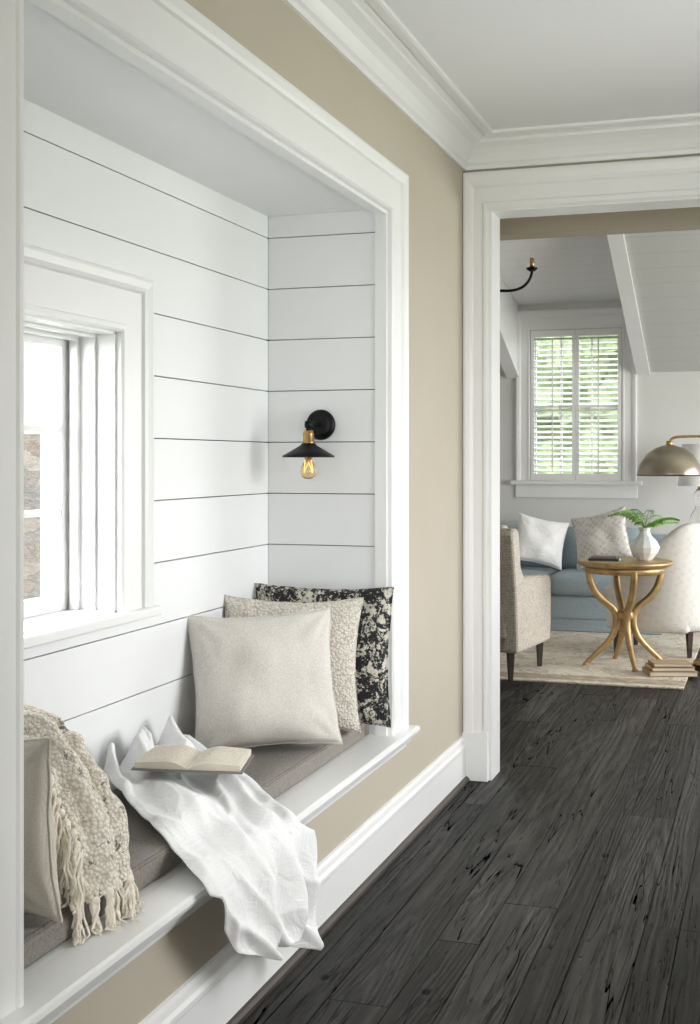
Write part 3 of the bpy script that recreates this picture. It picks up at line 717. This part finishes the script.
for k in range(14):
    a=k*2*math.pi/14+random.uniform(-.2,.2)
    L=random.uniform(.14,.26); up=random.uniform(.02,.12)
    dr=Vector((math.cos(a),math.sin(a),0)); sd=Vector((-math.sin(a),math.cos(a),0)); prev=None
    for i in range(13):
        u=i/12; p=dr*(L*u)+Vector((0,0,up*math.sin(u*2.3)+.02*u))
        w=.050*math.sin(math.pi*min(1,u*.85+.15))*(1-.4*u)
        if i>1:
            for sg in (-1,1):
                tip=p+sd*sg*w+dr*.022+Vector((0,0,-.010)); m1=p+sd*sg*w*.5+dr*.020+Vector((0,0,.006)); m2=p+sd*sg*w*.5-dr*.004+Vector((0,0,.006))
                bm.faces.new([bm.verts.new(q) for q in (p,m1,tip,m2)])
        if prev is not None:
            bm.faces.new([bm.verts.new(q) for q in (prev-sd*.0025,prev+sd*.0025,p+sd*.0025,p-sd*.0025)])
        prev=p
frombm('leaves',bm,M_leaf,fe)
tube('stems',[(0,0,-.04),(0,0,-.02),(.005,0,.02)],.008,M_leaf,fe)
bk=empty('stacked_books',(-1.05,8.56,TT))
box('book_1',-.10,.10,-.07,.07,0,.014,M_dark,.002,bk); box('book_1_pages',-.096,.101,-.066,.066,.002,.012,M_page,0,bk)
box('book_2',-.085,.085,-.06,.06,.0142,.026,M_cover,.002,bk)
fb=empty('floor_book_stack',(-.615,8.34,RZ),math.radians(18))
zz=0
for i,(w_,d_,h_,mm) in enumerate(((.15,.11,.030,M_tan),(.135,.10,.026,M_brass),(.12,.085,.022,M_tan))):
    box('cover_%d'%(i+1),-w_,w_,-d_,d_,zz,zz+.004,mm,.001,fb); box('cover_top_%d'%(i+1),-w_,w_,-d_,d_,zz+h_-.004,zz+h_,mm,.001,fb)
    box('spine_%d'%(i+1),-w_,-w_+.004,-d_,d_,zz+.004,zz+h_-.004,mm,0,fb); box('pages_%d'%(i+1),-w_+.005,w_-.005,-d_+.005,d_-.005,zz+.0041,zz+h_-.0041,M_page,0,fb); zz+=h_+.0005
fl=empty('brass_floor_lamp',(-.33,8.78,RZ))
lathe('base',[(0,0),(.165,0),(.168,.018),(.160,.030),(.12,.036),(.118,.055),(.075,.064),(.07,.085),(.02,.10),(0,.10)],M_brass,parent=fl,seg=48)
tube('pole',[(0,0,.08),(0,0,.8),(0,0,1.515)],.010,M_brass,fl,smooth=False)
tube('arm',[(.03,0,1.505),(-.08,0,1.512),(-.26,0,1.514),(-.315,0,1.505),(-.32,0,1.46)],.009,M_brass,fl)
lathe('finial',[(0,-.02),(.016,-.015),(.018,0),(.012,.018),(0,.026)],M_brass,(0,0,1.515),20,fl)
sh=lathe('shade',[(.018,.20),(.03,.195),(.09,.175),(.145,.135),(.182,.075),(.197,.015),(.198,0),(.192,0),(.176,.074),(.14,.130),(.088,.168),(.03,.188)],M_nickel,(-.32,0,1.250),48,fl); sh.scale=(1.08,1.08,1.05)
lathe('shade_cap',[(0,.03),(.02,.028),(.022,-.004),(0,-.004)],M_brass,(-.32,0,1.455),20,fl)
lathe('bulb',[(0,-.05),(.02,-.045),(.028,-.02),(.016,.02),(0,.03)],M_shade,(-.32,0,1.335),20,fl)
ct=empty('black_side_table',(-.42,10.80,0))
box('top',-.30,.30,-.22,.22,.66,.70,M_dark,.004,ct); box('shelf',-.28,.28,-.2,.2,.18,.20,M_dark,.003,ct); box('drawer',-.27,.27,-.19,.19,.55,.66,M_dark,.003,ct)
for k,(x,y) in enumerate(((-.27,-.19),(.27,-.19),(-.27,.19),(.27,.19))): box('leg_%d'%k,x-.02,x+.02,y-.02,y+.02,0,.66,M_dark,.003,ct)
gl=empty('glass_table_lamp',(-.56,10.76,.70))
lathe('foot',[(0,0),(.07,0),(.07,.02),(.02,.03),(0,.03)],M_glass,parent=gl)
lathe('body',[(0,.03),(.02,.032),(.05,.08),(.075,.15),(.07,.22),(.035,.28),(.03,.31),(.045,.36),(.04,.40),(.015,.44),(0,.44)],M_glass,parent=gl)
lathe('stem',[(0,.44),(.01,.44),(.01,.56),(0,.56)],M_brass,parent=gl,seg=16)
lathe('shade',[(.17,.46),(.135,.80),(.132,.80),(.167,.46)],M_shade,parent=gl)

ch=empty('candle_chandelier',(-1.84,7.95,2.50))
tube('rod',[(0,0,0),(0,0,.35),(0,0,FZ-2.50)],.007,M_black,ch,smooth=False)
lathe('hub',[(0,-.06),(.02,-.05),(.035,0),(.02,.05),(0,.06)],M_black,parent=ch,seg=24)
lathe('canopy',[(0,-.03),(.06,-.02),(.06,0),(0,0)],M_black,(0,0,FZ-2.50),24,ch)
for k in range(5):
    a=math.radians(10+72*k); c,s_=math.cos(a),math.sin(a)
    pr=[(.02,0),(.12,-.05),(.26,-.07),(.37,-.045),(.41,.03),(.41,.07)]
    tube('arm_%d'%k,[(r*c,r*s_,z) for r,z in pr],.009,M_black,ch)
    lathe('cup_%d'%k,[(0,.06),(.02,.06),(.036,.075),(.036,.082),(0,.082)],M_black,(.41*c,.41*s_,0),20,ch)
    lathe('candle_%d'%k,[(0,.08),(.014,.08),(.014,.14),(0,.14)],M_brass,(.41*c,.41*s_,0),16,ch)
    lathe('flame_bulb_%d'%k,[(0,.14),(.008,.142),(.010,.155),(.004,.18),(0,.19)],M_glass,(.41*c,.41*s_,0),16,ch)

# ---------------------------------------------------------------- lights
def area(name,loc,rot,sx,sy,e,c=(1,1,1)):
    l=bpy.data.lights.new(name,'AREA'); l.shape='RECTANGLE'; l.size=sx; l.size_y=sy; l.energy=e; l.color=c
    o=bpy.data.objects.new(name,l); o.location=loc; o.rotation_euler=[math.radians(a) for a in rot]; COL.objects.link(o); return o
area('fill_hall_side',(RX+.3,3.65,1.35),(0,103,0),1.4,1.5,29,(1,.995,.98))  # added fill light, outside an unseen opening invented in the right wall
area('fill_hall_back',(-.2,BY-.3,1.3),(104,0,0),1.4,1.7,54,(1,.995,.98))  # added fill behind the camera, at a made-up opening out of view
area('fill_living',(LX1+.3,8.7,1.3),(0,98,0),1.8,3.3,150,(1,.985,.96))  # added fill for the living room, beyond an unseen made-up side opening
nl=area('daylight_niche_window',(-2.75,2.35,1.75),(0,0,0),1.0,1.0,60,(.97,.99,1))
nl.rotation_euler=(Vector((-1.6,2.95,1.15))-nl.location).to_track_quat('-Z','Y').to_euler()
w=bpy.data.worlds.new('sky'); S.world=w; w.use_nodes=True
t=w.node_tree; bg=t.nodes['Background']; bg.inputs['Color'].default_value=(.95,.975,1,1); bg.inputs['Strength'].default_value=6.2

cd=bpy.data.cameras.new('camera'); cam=bpy.data.objects.new('camera',cd); COL.objects.link(cam)
cam.location=(0,0,1.37); cam.rotation_euler=(math.radians(90),0,math.atan(422/1280))
cd.sensor_fit='VERTICAL'; cd.sensor_height=36; cd.sensor_width=36; cd.lens=45; cd.shift_y=-52/1024; cd.clip_start=.05
S.camera=cam
